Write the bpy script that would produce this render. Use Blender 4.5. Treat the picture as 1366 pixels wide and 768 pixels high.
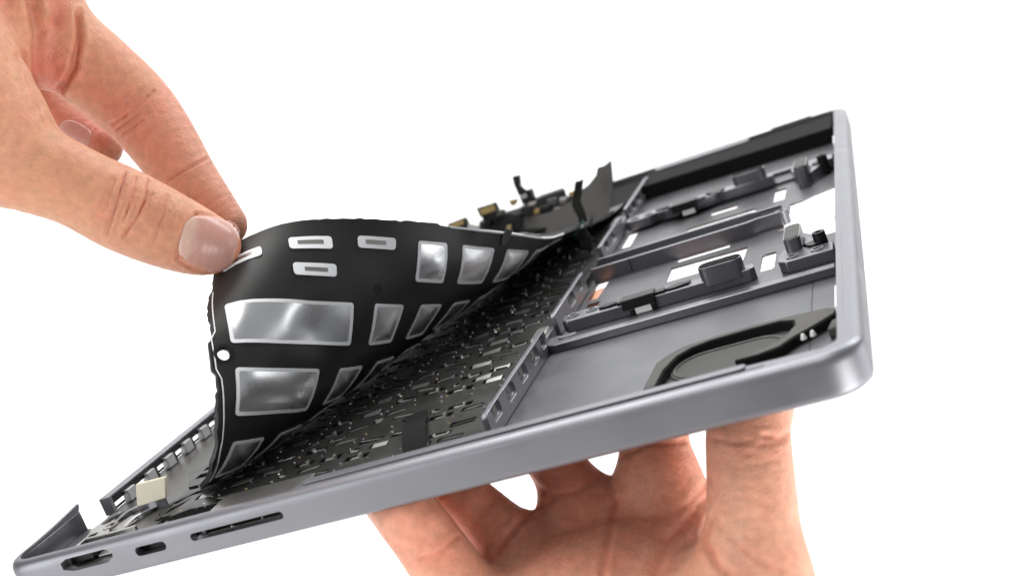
import bpy, bmesh, math, random
import numpy as np
from mathutils import Matrix, Vector
from mathutils.geometry import delaunay_2d_cdt
random.seed(7); rng = np.random.default_rng(7)
sc = bpy.context.scene
for o in list(bpy.data.objects): bpy.data.objects.remove(o)

# ------------------------------------------------------------------ camera
FPX, CX, CY = 1595.8, 683.0, 384.0            # focal length in pixels of the 1366 px wide photograph
cam = bpy.data.cameras.new('camera'); camo = bpy.data.objects.new('camera', cam); sc.collection.objects.link(camo)
cam.sensor_width = 36; cam.lens = 36*FPX/1366.0
cam.clip_start = .02; cam.clip_end = 60
camo.location = (0, -.35, 1.30); camo.rotation_euler = (math.radians(80), 0, 0)
cam.dof.use_dof = True; cam.dof.focus_distance = .325; cam.dof.aperture_fstop = 15
sc.camera = camo
MCAM = Matrix.Translation(camo.location) @ camo.rotation_euler.to_matrix().to_4x4()

# ------------------------------------------------------------------ studio light
w = bpy.data.worlds.new('World'); sc.world = w; w.use_nodes = True
w.node_tree.nodes['Background'].inputs[0].default_value = (.95, .97, 1, 1)
w.node_tree.nodes['Background'].inputs[1].default_value = .30
def area(name, loc, target, sx, sy, power, col=(1, 1, 1)):
    l = bpy.data.lights.new(name, 'AREA'); l.shape = 'RECTANGLE'; l.size = sx; l.size_y = sy; l.energy = power; l.color = col
    o = bpy.data.objects.new(name, l); sc.collection.objects.link(o); o.location = loc
    o.rotation_euler = (Vector(target)-Vector(loc)).to_track_quat('-Z', 'Y').to_euler()
    return o
area('key_softbox', (-.48, -.28, 2.05), (0, 0, 1.25), .8, .6, 5.8, (1, .985, .96))
area('fill_softbox', (-.95, -.55, 1.15), (0, 0, 1.25), .6, .8, 6)
area('low_fill_lamp', (-.50, -.52, .70), (0, -.05, 1.2), .6, .45, 1.0, (1, .98, .95))  # added fill from low left, brightens the near case wall
area('hand_fill_lamp', (.62, -.62, .92), (.05, 0, 1.17), .5, .5, 9, (1, .98, .95))  # added front fill that lifts the lower hand
area('rim_softbox', (.95, .12, 1.14), (.0, 0, 1.2), .75, .9, 5.2)
area('backdrop_lamp', (-1.1, .9, 2.7), (-.2, 2.2, .9), 1.6, .5, 33)
area('backdrop_lamp', (1.1, .9, 2.7), (.2, 2.2, .9), 1.6, .5, 33)
area('table_lamp', (0, .9, 2.5), (0, 1.1, .55), 1.6, .7, 19)
vs = sc.view_settings; vs.view_transform = 'Standard'; vs.look = 'None'; vs.exposure = 0; vs.gamma = 1
sc.render.engine = 'CYCLES'; sc.cycles.use_denoising = True; sc.cycles.max_bounces = 10
sc.render.resolution_x = 1024; sc.render.resolution_y = 575

# ------------------------------------------------------------------ coordinates
# case frame (mm): u from the hinge edge to the front edge, v from the near port side to the far side, w up out of the open tray
RC = Matrix(((0.9039986063126539, 0.2459895898473964, -0.34967934092749725), (-0.2744178361535483, -0.2933293174799694, -0.915779865856167), (-0.3278435160035707, 0.9238219705080869, -0.19766536323031292)))
TC = Vector((-130.922333842517, 72.07688833794766, 307.5503828540595))
FLIP = Matrix.Diagonal((1, -1, -1, 1))
M_CASE = MCAM @ FLIP @ Matrix.Translation(TC*.001) @ RC.to_4x4()
R_np = np.array(RC); T_np = np.array(TC)
def view(px, py, z):                          # mm in the camera's axes (x right, y down, z away) for a photo pixel at a distance
    return np.array([(px-CX)/FPX*z, (py-CY)/FPX*z, z], float)
def case_pt(px, py, z):                       # the same point in the case frame (mm)
    return R_np.T @ (view(px, py, z)-T_np)
def on_v(px, py, v):
    d = R_np.T @ np.array([(px-CX)/FPX, (py-CY)/FPX, 1.]); c = -R_np.T @ T_np
    return c+(v-c[1])/d[1]*d
U, V = 221.2, 312.6

# ------------------------------------------------------------------ helpers
COL = sc.collection
def link(name, me, mat=None, parent=None, smooth=None):
    o = bpy.data.objects.new(name, me); COL.objects.link(o)
    if mat is not None and len(me.materials) == 0: me.materials.append(mat)
    if parent is not None: o.parent = parent
    if smooth is not None: me.shade_smooth(); 
    if smooth: me.set_sharp_from_angle(angle=math.radians(smooth))
    return o
def tag(o, label=None, cat=None, group=None, kind=None):
    if label: o['label'] = label
    if cat: o['category'] = cat
    if group: o['group'] = group
    if kind: o['kind'] = kind
    return o
def empty(name, label, cat, group=None):
    o = bpy.data.objects.new(name, None); COL.objects.link(o); o.empty_display_size = .01
    o.matrix_world = M_CASE
    return tag(o, label, cat, group)
def tri_poly(outer, holes=()):
    """triangulate a polygon with holes; returns verts, tris, loops"""
    vs_, ed = [], []; loops = []
    for lp in [outer]+list(holes):
        n0 = len(vs_); vs_ += [Vector((p[0], p[1])) for p in lp]; k = len(lp)
        ed += [(n0+i, n0+(i+1) % k) for i in range(k)]; loops.append(list(range(n0, n0+k)))
    r = delaunay_2d_cdt(vs_, ed, [], 1, 1e-5)
    V2 = [(p.x, p.y) for p in r[0]]; T = r[2]
    def inside(p, lp):
        c = False; j = len(lp)-1
        for i in range(len(lp)):
            (x1, y1), (x2, y2) = lp[i][:2], lp[j][:2]
            if (y1 > p[1]) != (y2 > p[1]) and p[0] < (x2-x1)*(p[1]-y1)/(y2-y1)+x1: c = not c
            j = i
        return c
    out = []
    for f in T:
        c = (sum(V2[i][0] for i in f)/3, sum(V2[i][1] for i in f)/3)
        if inside(c, outer) and not any(inside(c, h) for h in holes): out.append(tuple(f))
    return V2, out
class MB:
    """collects shapes (mm, case frame) and links them as one mesh"""
    def __init__(s): s.v = []; s.f = []
    def add(s, vs_, fs): n = len(s.v); s.v += [tuple(map(float, p)) for p in vs_]; s.f += [tuple(i+n for i in f) for f in fs]; return s
    def box(s, u0, u1, v0, v1, w0, w1):
        p = [(a, b, c) for c in (w0, w1) for b in (v0, v1) for a in (u0, u1)]
        return s.add(p, [(0, 2, 3, 1), (4, 5, 7, 6), (0, 1, 5, 4), (2, 6, 7, 3), (0, 4, 6, 2), (1, 3, 7, 5)])
    def plate(s, outer, w0, w1, holes=(), fn=None):
        """polygon in (u,v) with holes, extruded from w0 to w1; fn maps (a,b,c)->point"""
        fn = fn or (lambda a, b, c: (a, b, c))
        V2, T = tri_poly(outer, holes); n = len(V2)
        vs_ = [fn(p[0], p[1], w0) for p in V2]+[fn(p[0], p[1], w1) for p in V2]
        fs = []; cnt = {}
        for a, b, c in T:
            fs += [(c, b, a), (a+n, b+n, c+n)]
            for e in ((a, b), (b, c), (c, a)): cnt[e] = 1
        for (a, b) in cnt:
            if (b, a) not in cnt: fs.append((a, b, b+n, a+n))
        return s.add(vs_, fs)
    def cyl(s, c, r0, r1, w0, w1, n=16, inner=0):
        ring = [(math.cos(2*math.pi*i/n), math.sin(2*math.pi*i/n)) for i in range(n)]
        A = [(c[0]+r0*x, c[1]+r0*y, w0) for x, y in ring]; B = [(c[0]+r1*x, c[1]+r1*y, w1) for x, y in ring]
        fs = [(i, (i+1) % n, n+(i+1) % n, n+i) for i in range(n)]+[tuple(range(n-1, -1, -1))]
        if not inner: return s.add(A+B, fs+[tuple(range(n, 2*n))])
        Cc = [(c[0]+inner*x, c[1]+inner*y, w1) for x, y in ring]; D = [(c[0]+inner*x, c[1]+inner*y, w1-1.6) for x, y in ring]
        fs += [(n+i, n+(i+1) % n, 2*n+(i+1) % n, 2*n+i) for i in range(n)]+[(2*n+i, 2*n+(i+1) % n, 3*n+(i+1) % n, 3*n+i) for i in range(n)]+[tuple(range(3*n, 4*n))]
        return s.add(A+B+Cc+D, fs)
    def strip(s, pts, width_dir, th):
        """flat ribbon through pts (list of (centre, half width vec)), thickness th along its normal"""
        n = len(pts); P = [np.array(p, float) for p in pts]; W = [np.array(q, float) for q in width_dir]
        vs_ = []
        for i in range(n):
            tdir = P[min(i+1, n-1)]-P[max(i-1, 0)]; nn = np.cross(tdir, W[i]); nn /= np.linalg.norm(nn)+1e-9
            for sg, tg in ((-1, -1), (1, -1), (1, 1), (-1, 1)): vs_.append(P[i]+W[i]*sg+nn*th/2*tg)
        fs = []
        for i in range(n-1):
            a, b = 4*i, 4*i+4
            for k in range(4): fs.append((a+k, a+(k+1) % 4, b+(k+1) % 4, b+k))
        fs += [(3, 2, 1, 0), tuple(4*(n-1)+k for k in range(4))]
        return s.add(vs_, fs)
    def mesh(s, name):
        me = bpy.data.meshes.new(name); me.from_pydata([(a*.001, b*.001, c*.001) for a, b, c in s.v], [], s.f); me.validate()
        bm = bmesh.new(); bm.from_mesh(me); bmesh.ops.recalc_face_normals(bm, faces=bm.faces); bm.to_mesh(me); bm.free(); return me
    def build(s, name, mat, parent=None, bevel=0, smooth=35, seg=2):
        o = link(name, s.mesh(name), mat, parent, smooth)
        if bevel:
            b = o.modifiers.new('bevel', 'BEVEL'); b.width = bevel*.001; b.segments = seg; b.limit_method = 'ANGLE'; b.angle_limit = math.radians(40)
        return o
def rrect(u0, u1, v0, v1, r, n=5):
    out = []
    for cx_, cy_, a0 in ((u1-r, v1-r, 0), (u0+r, v1-r, 90), (u0+r, v0+r, 180), (u1-r, v0+r, 270)):
        for i in range(n): a = math.radians(a0+90*i/(n-1)); out.append((cx_+r*math.cos(a), cy_+r*math.sin(a)))
    return out

# ------------------------------------------------------------------ materials
def mat(name, col, rough=.5, metal=0, bump=0, bscale=400, bdetail=3, var=0, vscale=60, spec=.5, coat=0, rvar=0, stretch=None):
    m = bpy.data.materials.new(name); m.use_nodes = True; nt = m.node_tree; p = nt.nodes['Principled BSDF']
    p.inputs['Base Color'].default_value = (*col, 1); p.inputs['Roughness'].default_value = rough; p.inputs['Metallic'].default_value = metal
    p.inputs['Specular IOR Level'].default_value = spec; p.inputs['Coat Weight'].default_value = coat
    tc = nt.nodes.new('ShaderNodeTexCoord'); mp = nt.nodes.new('ShaderNodeMapping'); nt.links.new(tc.outputs['Object'], mp.inputs[0])
    if stretch: mp.inputs['Scale'].default_value = stretch
    if var or rvar:
        n = nt.nodes.new('ShaderNodeTexNoise'); n.inputs['Scale'].default_value = vscale; n.inputs['Detail'].default_value = 5; nt.links.new(mp.outputs[0], n.inputs['Vector'])
        if var:
            mx = nt.nodes.new('ShaderNodeMix'); mx.data_type = 'RGBA'
            mx.inputs[6].default_value = (*[c*(1-var) for c in col], 1); mx.inputs[7].default_value = (*[min(1, c*(1+var)) for c in col], 1)
            nt.links.new(n.outputs[0], mx.inputs[0]); nt.links.new(mx.outputs[2], p.inputs['Base Color'])
        if rvar:
            mr = nt.nodes.new('ShaderNodeMapRange'); mr.inputs[3].default_value = max(0, rough-rvar); mr.inputs[4].default_value = rough+rvar
            mr.inputs[1].default_value = .3; mr.inputs[2].default_value = .7
            nt.links.new(n.outputs[0], mr.inputs[0]); nt.links.new(mr.outputs[0], p.inputs['Roughness'])
    if bump:
        n2 = nt.nodes.new('ShaderNodeTexNoise'); n2.inputs['Scale'].default_value = bscale; n2.inputs['Detail'].default_value = bdetail; nt.links.new(mp.outputs[0], n2.inputs['Vector'])
        b = nt.nodes.new('ShaderNodeBump'); b.inputs['Strength'].default_value = bump; b.inputs['Distance'].default_value = .0002
        nt.links.new(n2.outputs[0], b.inputs['Height']); nt.links.new(b.outputs[0], p.inputs['Normal'])
    return m
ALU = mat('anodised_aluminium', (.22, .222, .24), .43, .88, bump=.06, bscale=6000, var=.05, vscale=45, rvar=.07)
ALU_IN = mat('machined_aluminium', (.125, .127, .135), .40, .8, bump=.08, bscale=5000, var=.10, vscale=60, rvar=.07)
ALU_DK = mat('machined_aluminium_rib', (.19, .19, .208), .34, .85, var=.05, vscale=80, rvar=.05)
BRUSH = mat('brushed_metal', (.10, .096, .09), .36, .8, bump=.15, bscale=900, var=.12, vscale=300, stretch=(1, 12, 1))
BLACK = mat('black_plastic', (.008, .008, .009), .42, 0, spec=.3, bump=.1, bscale=1500)
FOAM = mat('black_foam', (.008, .0078, .0075), .9, 0, spec=.15, bump=.5, bscale=1800, var=.25, vscale=500)
MATTE = mat('matte_black_film', (.01, .01, .0095), .95, 0, spec=.02)
FOAM_G = mat('grey_foam', (.075, .072, .067), .8, 0, bump=.4, bscale=1800, var=.15, vscale=500)
ALU_L = mat('satin_fin_metal', (.45, .45, .46), .5, .5)
STEEL = mat('bright_steel', (.62, .62, .62), .25, 1, bump=.1, bscale=900)
STEEL_D = mat('dull_steel', (.36, .355, .34), .36, .9, bump=.15, bscale=900, var=.15, vscale=300)
GOLD = mat('brass_pin', (.62, .50, .26), .3, 1)
GOLD_D = mat('gold_contacts', (.30, .22, .09), .45, .7, var=.3, vscale=900)
KEYPLATE = mat('keyboard_plate_black', (.06, .059, .055), .42, .6, bump=.1, bscale=900, var=.15, vscale=120, rvar=.08)
PIT = mat('key_well_dark', (.012, .012, .012), .6)
CREAM = mat('cream_foam_tape', (.72, .68, .54), .8, 0, bump=.4, bscale=1200, var=.06, vscale=300)
WHITE = mat('white_plastic', (.75, .75, .74), .4)
FLEX_G = mat('grey_flex_sheet', (.075, .072, .068), .6, .1, bump=.3, bscale=700, var=.12, vscale=200)
CLIP = mat('key_hinge_metal', (.42, .42, .41), .45, .85, var=.15, vscale=200)
FLEX_D = mat('dark_flex', (.02, .02, .019), .5, .1, bump=.3, bscale=700, var=.2, vscale=200)
GREEN = mat('green_solder_mask', (.03, .12, .08), .4)
SHEET = mat('black_shield_film', (.015, .0148, .014), .42, 0, spec=.4, bump=.05, bscale=700, var=.12, vscale=50, rvar=.06)
SHEET_E = mat('black_adhesive_edge', (.018, .017, .015), .5, 0, bump=.8, bscale=900, var=.4, vscale=700)
FRAME = mat('translucent_adhesive', (.82, .83, .85), .45, 0, bump=.1, bscale=900)
def foil_mat():
    m = mat('crinkled_foil', (.80, .81, .82), .3, 1, rvar=.05, vscale=60)
    nt = m.node_tree; p = nt.nodes['Principled BSDF']; tc = nt.nodes['Texture Coordinate']
    n = nt.nodes.new('ShaderNodeTexNoise'); n.inputs['Scale'].default_value = 75; n.inputs['Detail'].default_value = 5; n.inputs['Roughness'].default_value = .42; n.inputs['Distortion'].default_value = .5
    nt.links.new(tc.outputs['Object'], n.inputs['Vector'])
    b = nt.nodes.new('ShaderNodeBump'); b.inputs['Strength'].default_value = .22; b.inputs['Distance'].default_value = .0012; nt.links.new(n.outputs[0], b.inputs['Height'])
    nt.links.new(b.outputs[0], p.inputs['Normal'])
    return m
FOIL = foil_mat()

# ------------------------------------------------------------------ backdrop: one white paper sweep, table level curving up into a wall
def backdrop():
    prof = [(-.6, .55)]+[(1.6+.7*math.sin(a), 1.25-.7*math.cos(a)) for a in np.linspace(0, math.pi/2, 14)]+[(2.3, 3.2)]
    xs = np.linspace(-3.2, 3.2, 9); vs_ = [(x, y, z) for x in xs for y, z in prof]; n = len(prof)
    fs = [(i*n+j, (i+1)*n+j, (i+1)*n+j+1, i*n+j+1) for i in range(len(xs)-1) for j in range(n-1)]
    me = bpy.data.meshes.new('backdrop'); me.from_pydata(vs_, [], fs)
    o = link('backdrop', me, mat('white_paper', (.86, .86, .86), .9, bump=.05, bscale=30), None, 60)
    tag(o, 'seamless white paper backdrop behind the hands', kind='structure')
backdrop()
# ------------------------------------------------------------------ laptop case
case = empty('laptop_case', 'grey aluminium laptop upper case, open side up, resting on the lower hand', 'laptop case')
FW = -7.0                                      # floor level of the tray
def shell():
    r = 9.0; HU = -2.6; st = []                           # stations: outer point, inward normal, lip width, end shear, rise
    for k, vv in enumerate(np.linspace(34, r, 9)): st.append(((HU, vv), (1, 0), 2.9, (1-k/8)**2, (33-(33-vv))/33*0))
    def arc(cx_, cy_, a0, a1, n, L):
        for a in np.radians(np.linspace(a0, a1, n)): st.append(((cx_+r*math.cos(a), cy_+r*math.sin(a)), (-math.cos(a), -math.sin(a)), L, 0, 0))
    arc(HU+r, r, 190, 260, 8, 2.9)
    for u in (r, 40, 60, 84, 86.5): st.append(((u, 0), (0, 1), 2.9, 0, 0))
    for u in (88.5, 120, 160, 195): st.append(((u, 0), (0, 1), 6.2, 0, 0))
    st.append(((U-r, 0), (0, 1), 5.2, 0, 0)); arc(U-r, r, 280, 350, 8, 5.2)
    for v_ in (r, 60, 120, 124, 188, 192, 250, V-r): st.append(((U, v_), (-1, 0), 5.2, 0, 0))
    arc(U-r, V-r, 10, 80, 8, 5.2)
    for u in (U-r, 170, 120, 60, r): st.append(((u, V), (0, -1), 4.2, 0, 0))
    arc(HU+r, V-r, 100, 170, 8, 2.9); st.append(((HU, V-r), (1, 0), 2.9, 0, 0)); st.append(((HU, V-34), (1, 0), 2.9, 1, 0))
    def prof(L): return [(2.6, -9.8), (1.7, -9.8), (.95, -9.65), (.35, -9.25), (.06, -8.5), (0, -7.7), (0, -2.6), (.1, -1.7), (.42, -.95), (.95, -.4), (1.6, -.1), (2.3, 0), (L, 0), (L, -1.1), (2.65, -1.5), (2.6, -5)]
    vs_, fs = [], []
    for (p, n, L, sh, _) in st:
        for d, w_ in prof(L):
            v_ = p[1]+n[1]*d
            if sh: v_ += (-(2.5*sh)*(1-((w_+9.3)/9.3)**2)) if p[1] < 100 else (2.5*(1-((w_+9.3)/9.3)**2))
            vs_.append((p[0]+n[0]*d, v_, w_+(1.2*sh*(w_+9.3)/9.3 if p[1] < 100 else 0)))
    m = len(prof(3)); k = len(st)
    for i in range(k-1):
        for j in range(m): fs.append((i*m+j, i*m+(j+1) % m, (i+1)*m+(j+1) % m, (i+1)*m+j))
    fs += [tuple(range(m-1, -1, -1)), tuple((k-1)*m+j for j in range(m))]
    b = MB(); b.add(vs_, fs)
    base = link('outer_shell', b.mesh('outer_shell_raw'))
    def cutter(outline):                       # outline in (u,w)
        c = MB(); c.plate(outline, -2, 4.5, fn=lambda a, b_, d: (a, d, b_)); return link('cutter', c.mesh('cutter'))
    hd = [(17.6, -2.6), (19.6, -1.75), (31.8, -1.75), (33.6, -2.6), (33.6, -4.0), (31.4, -5.3), (20.6, -5.3), (17.6, -4.4)]
    cs = [cutter(hd), cutter(rrect(40.3, 49.5, -5.8, -3.35, 1.15)), cutter(rrect(57.0, 83.6, -5.4, -3.4, .95))]
    for c in cs:
        md = base.modifiers.new('cut', 'BOOLEAN'); md.object = c; md.operation = 'DIFFERENCE'; md.solver = 'EXACT'
    bpy.context.view_layer.update(); dg = bpy.context.evaluated_depsgraph_get()
    me = bpy.data.meshes.new_from_object(base.evaluated_get(dg))
    for o in [base]+cs: bpy.data.objects.remove(o)
    me.name = 'outer_shell'
    link('outer_shell', me, ALU, case, 38)
shell()
MB().box(39.6, 50.0, 2.9, 9, -6.3, -2.8).build('port_socket', BLACK, case, .3)
MB().plate(rrect(56.6, 84, 3.2, 20, 1), -5.9, -5.5).plate(rrect(56.6, 84, 3.2, 20, 1), -3.4, -3.0).build('card_slot', STEEL_D, case, .1)
MB().cyl((58.9, 3.4), .7, .7, -5.2, -3.6, 12).build('slot_spring', STEEL, case)
MB().box(17.2, 34, 3.0, 12, -6.0, -5.4).box(17.2, 18, 3.0, 12, -5.4, -1.6).box(17.2, 34, 11, 12, -5.4, -1.7).build('video_socket', STEEL_D, case, .15)
MB().box(18.6, 25.5, 3.2, 10.5, -4.6, -2.4).build('socket_tongue', BLACK, case, .3); MB().box(25.8, 31.5, 4, 10, -4.9, -4.2).build('socket_spring', STEEL_D, case, .2)

# --- floor of the palm rest with its openings
holes = [rrect(192, 196.4, 103, 121.5, 1.2), rrect(192, 196.3, 190.5, 209, .5),
         [(161, 122.5), (186, 122.5), (186.5, 137.5), (161, 139)], [(160.5, 184), (186, 184), (186, 190.3), (160.5, 190.3)],
         [(162, 143.7), (180, 143.7), (180, 148.9), (162, 148.9)], rrect(168, 178.3, 200, 206.2, .4),
         [(133.6, 127.5), (137.6, 127.5), (138.2, 148.5), (133.8, 148.5)], rrect(135.2, 139.4, 114, 123.5, .4), rrect(134.3, 138.2, 190.5, 213, .4),
         [(189, 147.5), (198, 145.5), (203, 136), (210, 124), (215.6, 123.5), (215.6, 187.5), (207, 184), (202.5, 180), (198.6, 179.5), (198.6, 167.5), (197.4, 164.4), (197.4, 149.4), (189, 149)]]
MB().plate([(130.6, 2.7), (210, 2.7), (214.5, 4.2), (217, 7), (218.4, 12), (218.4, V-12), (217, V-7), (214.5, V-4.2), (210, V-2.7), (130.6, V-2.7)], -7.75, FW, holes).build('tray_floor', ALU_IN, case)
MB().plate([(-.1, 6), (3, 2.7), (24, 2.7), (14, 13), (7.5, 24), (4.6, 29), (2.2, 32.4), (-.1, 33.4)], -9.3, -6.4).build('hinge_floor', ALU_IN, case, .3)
MB().box(-.05, .35, 6, 33, -6.4, -.9).build('hinge_shade_panel', ALU_DK, case, .1)  # added panel, darker to stand in for the dim reflection on this wall
MB().box(217.3, 217.55, 22, 292, -.02, .05).build('lip_groove', ALU_DK, case)
MB().plate([(6, 36), (8, 27), (12, 16), (20, 2.7), (130.55, 2.7), (130.55, V-2.7), (20, V-2.7), (6, V-36)], -9.24, -6.2).build('keyboard_deck', PIT, case)
for k in range(9):
    a = 192.8+(k % 3)*.9+rng.uniform(-.2, .2)
    MB().cyl((188.8+(k % 3)*.8, 114+k*1.4), .22, .22, FW, FW+.03, 8).build('etched_mark', BLACK, case)
MB().box(207.8, 208.1, 10, 80.5, FW+.01, FW+.05).build('panel_seam', BLACK, case)

# --- rim rail on the near side, its groove, clips on the front lip
MB().plate(rrect(88.6, 197, 3.9, 6.6, 1.2), -.02, .5).build('side_rail', ALU, case, .25)
MB().box(90, 201, 3.35, 3.9, -.02, .06).build('rail_groove', BLACK, case)
MB().box(88.6, 205, 6.2, 7.6, -2.6, -1.2).build('rail_step', ALU_DK, case, .3)
for v_ in (124.5, 240, 40.): MB().box(215.4, 216.15, v_-8, v_+8, -4.6, -.6).build('lip_clip', FRAME, case, .15)
MB().plate(rrect(188, 206, V-3.4, V-1.0, .8), -.3, .35).build('rubber_stop', BLACK, case, .1)

# --- ribs between keyboard and palm rest
def rib(v0, v1, hole_list, w0=-6.95, w1=-.2, u0=130.9, th=1.5, chamfer=True):
    pts = [(v0, w0), (v1, w0), (v1, w1), (v0+(.9 if chamfer else 0), w1), (v0, w1-(.7 if chamfer else 0))]
    o = MB().plate(pts, u0, u0+th, hole_list, fn=lambda a, b_, d: (d, a, b_)).build('divider_rib', ALU, case, .28)
    return o
def hl(v_, w_, a=3.5, b_=1.75): return rrect(v_-a, v_+a, w_-b_, w_+b_, 1.0)
near_ribs = [(20, 82, [hl(27.5, -2.2), hl(41, -2.6), hl(54, -2.7), hl(67.5, -2.8), hl(77.5, -2.3, 2.0)]), (95.5, 140.2, [hl(118, -2.6, 4.2, 1.6), hl(131, -2.2, 3, 1.5)])]
for v0, v1, h in near_ribs:
    rib(v0, v1, h)
    rib(V-v1, V-v0, [[(V-p[0], p[1]) for p in reversed(q)] for q in h], chamfer=False)
for v_ in (27.5, 41, 54, 67.5, 77.5, V-27.5, V-41, V-54, V-67.5):      # spring clips seen through the rib's windows
    MB().box(129.9, 130.7, v_-2.1, v_+2.1, -3.6, -1.4).build('spring_clip', STEEL, case, .2)
for s in (0, 1):
    f = (lambda v_: v_) if not s else (lambda v_: V-v_)
    a, b_ = sorted((f(82.2), f(95.3)))
    MB().box(129.6, 131.6, a, b_, -6.9, -3.2).build('rib_bracket', ALU_DK, case, .3)
    MB().box(126.5, 130.5, a+1, b_-1, -4.3, -2.5).build('latch_block', STEEL_D, case, .5)

# --- the rails beside the trackpad well, mirrored on the far side
for s in (0, 1):
    f = (lambda v_: v_) if not s else (lambda v_: V-v_)
    def B(m, u0, u1, v0, v1, w0, w1): a, b_ = sorted((f(v0), f(v1))); return m.box(u0, u1, a, b_, w0, w1)
    def PL(m, pts, w0, w1, h=()): return m.plate([(p[0], f(p[1])) for p in pts], w0, w1, [[(q[0], f(q[1])) for q in hh] for hh in h])
    # outer rail: curved foot at the rib, straight to the front lip
    PL(MB(), [(131.5, 82.5), (132.6, 80.2), (134.6, 79.2), (214.5, 78.6), (214.5, 82.2), (136.5, 82.6), (135, 83.6), (134.6, 88), (131.5, 88)], FW-.02, -4.6).build('well_rail', ALU_DK, case, .3)
    PL(MB(), [(135.2, 83.0), (214.4, 82.7), (214.4, 95), (135.2, 95.4)], FW-.03, -6.0).build('well_ledge', ALU_IN, case, .15)
    # screw bracket with two bosses, trackpad switch, tall block
    br = PL(MB(), [(134.4, 94.4), (136, 92.6), (191.2, 92.2), (192.6, 93.6), (192, 97), (174, 97.6), (172, 96.6), (168, 99.2), (150, 99.6), (147, 97.4), (144, 100.4), (136, 100.6), (134.2, 98.8)], -6.02, -2.4).build('trackpad_bracket', ALU_DK, case, .3)
    for uu, vv in ((137.6, 97), (143.4, 97.4)): MB().cyl((uu, f(vv)), 1.9, 1.9, -2.42, -2.1, 18, inner=1.1).build('screw_boss', ALU, case)
    PL(MB(), [(p[0], p[1]) for p in rrect(177.4, 190.0, 91.6, 97.2, 2.5, 6)], -4, 1.5).build('bracket_block', ALU_DK, case, .25)
    PL(MB(), rrect(177.8, 189.6, 92.0, 96.8, 2.2, 6), 1.49, 1.7).build('block_pad', FOAM, case, .1)
    def T(v0, v1): return (v0, v1) if not s else (194.9-v1, 194.9-v0)      # on both brackets the switch sits on the face towards the near side
    sw = B(MB(), 153.6, 163.6, *T(91.2, 96.2), -4.0, -.95).build('trackpad_switch', BLACK, case, .3)
    B(MB(), 152.2, 153.8, *T(92.5, 95.5), -2.3, -1.4).build('switch_arm', BLACK, sw, .2); B(MB(), 163.4, 166.6, *T(92.6, 95.8), -2.3, -1.5).build('switch_arm', BLACK, sw, .2)
    B(MB(), 157.0, 162.0, *T(91.4, 92.1), -5.9, -3.8).build('switch_tab', WHITE, sw, .15)
    for uu in (156.2, 162.6): B(MB(), uu-.7, uu+.7, *T(91.0, 92.15), -5.6, -3.9).build('switch_leg', BLACK, sw, .2)
    PL(MB(), [(166, 94), (169, 93.2), (173.5, 94.4), (174, 96.6), (170, 97.4), (167.5, 96.2)], -2.42, -1.75).build('flexure_spring', BLACK, case, .15)
    PL(MB(), [(146, 95), (149, 94), (152, 95), (151.5, 97), (147.5, 97.6)], -2.42, -1.75).build('flexure_spring', BLACK, case, .15)
    B(MB(), 168.5, 172.5, 95.2, 97.6, -2.4, -1.9).build('spring_plate', STEEL_D, case, .1)
    # corner bracket next to the front lip: base, two bosses, tall block with foam top, post
    PL(MB(), [(199.4, 91.5), (201.5, 89.6), (214.6, 89.2), (214.6, 97), (207, 99), (204, 103.5), (200.6, 103), (199, 97)], -6.02, -2.7).build('corner_bracket', ALU_DK, case, .25)
    for uu, vv in ((203.4, 93.3), (210.2, 93.6)): MB().cyl((uu, f(vv)), 1.9, 1.9, -2.72, -2.4, 18, inner=1.1).build('screw_boss', ALU, case)
    PL(MB(), rrect(201.4, 206.2, 98.6, 114.5, 1.8, 6), -8.5, .9).build('corner_block', ALU_DK, case, .3)
    PL(MB(), rrect(201.8, 205.8, 99, 114.1, 1.5, 6), .89, 1.1).build('block_pad', FOAM_G, case, .1)
    PL(MB(), [(206.3, 103), (209.4, 99.5), (211, 101.2), (206.5, 112)], -7.5, -2.6).build('corner_web', ALU, case, .2)
    MB().cyl((211.2, f(100.6)), 2.0, 1.8, -6.2, .2, 20, inner=1.0).build('screw_post', BLACK, case)
    MB().cyl((209.6, f(99.6)), 2.5, 2.5, -2.75, -2.1, 20).build('post_collar', BLACK, case)
    MB().plate(rrect(134.6, 140, *sorted((f(84.2), f(86.5))), .6), -4.61, -4.45).build('rail_cap', ALU, case, .05)

# --- double wall beam across the middle of the trackpad well
beam = [(132.4, 149.2), (187, 149.2), (190, 150.6), (197.6, 150.6), (197.6, 152), (189.6, 152.0), (186.5, 150.9), (132.4, 150.9)]
MB().plate(beam, -7.7, -2.25).build('beam_wall', ALU_DK, case, .12)
MB().plate([(p[0], V-p[1]) for p in beam], -7.7, -2.25).build('beam_wall', ALU_DK, case, .12)
MB().plate([(132.4, 150.9), (186.4, 150.9), (189.5, 152.1), (189.5, V-152.1), (186.4, V-150.9), (132.4, V-150.9)], -7.7, -5.4).build('beam_channel', ALU_DK, case)
MB().cyl((197.4, V/2), 2.2, 2.2, -7.7, -3.2, 18, inner=1).build('screw_boss', ALU, case)
MB().box(190.5, 197.4, 160.5, 161.9, -7.7, -3.4).build('beam_finger', ALU_DK, case, .15)
MB().box(146, 146.25, 148.9, 149.25, -6.9, -2.3).build('panel_seam', BLACK, case)

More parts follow.
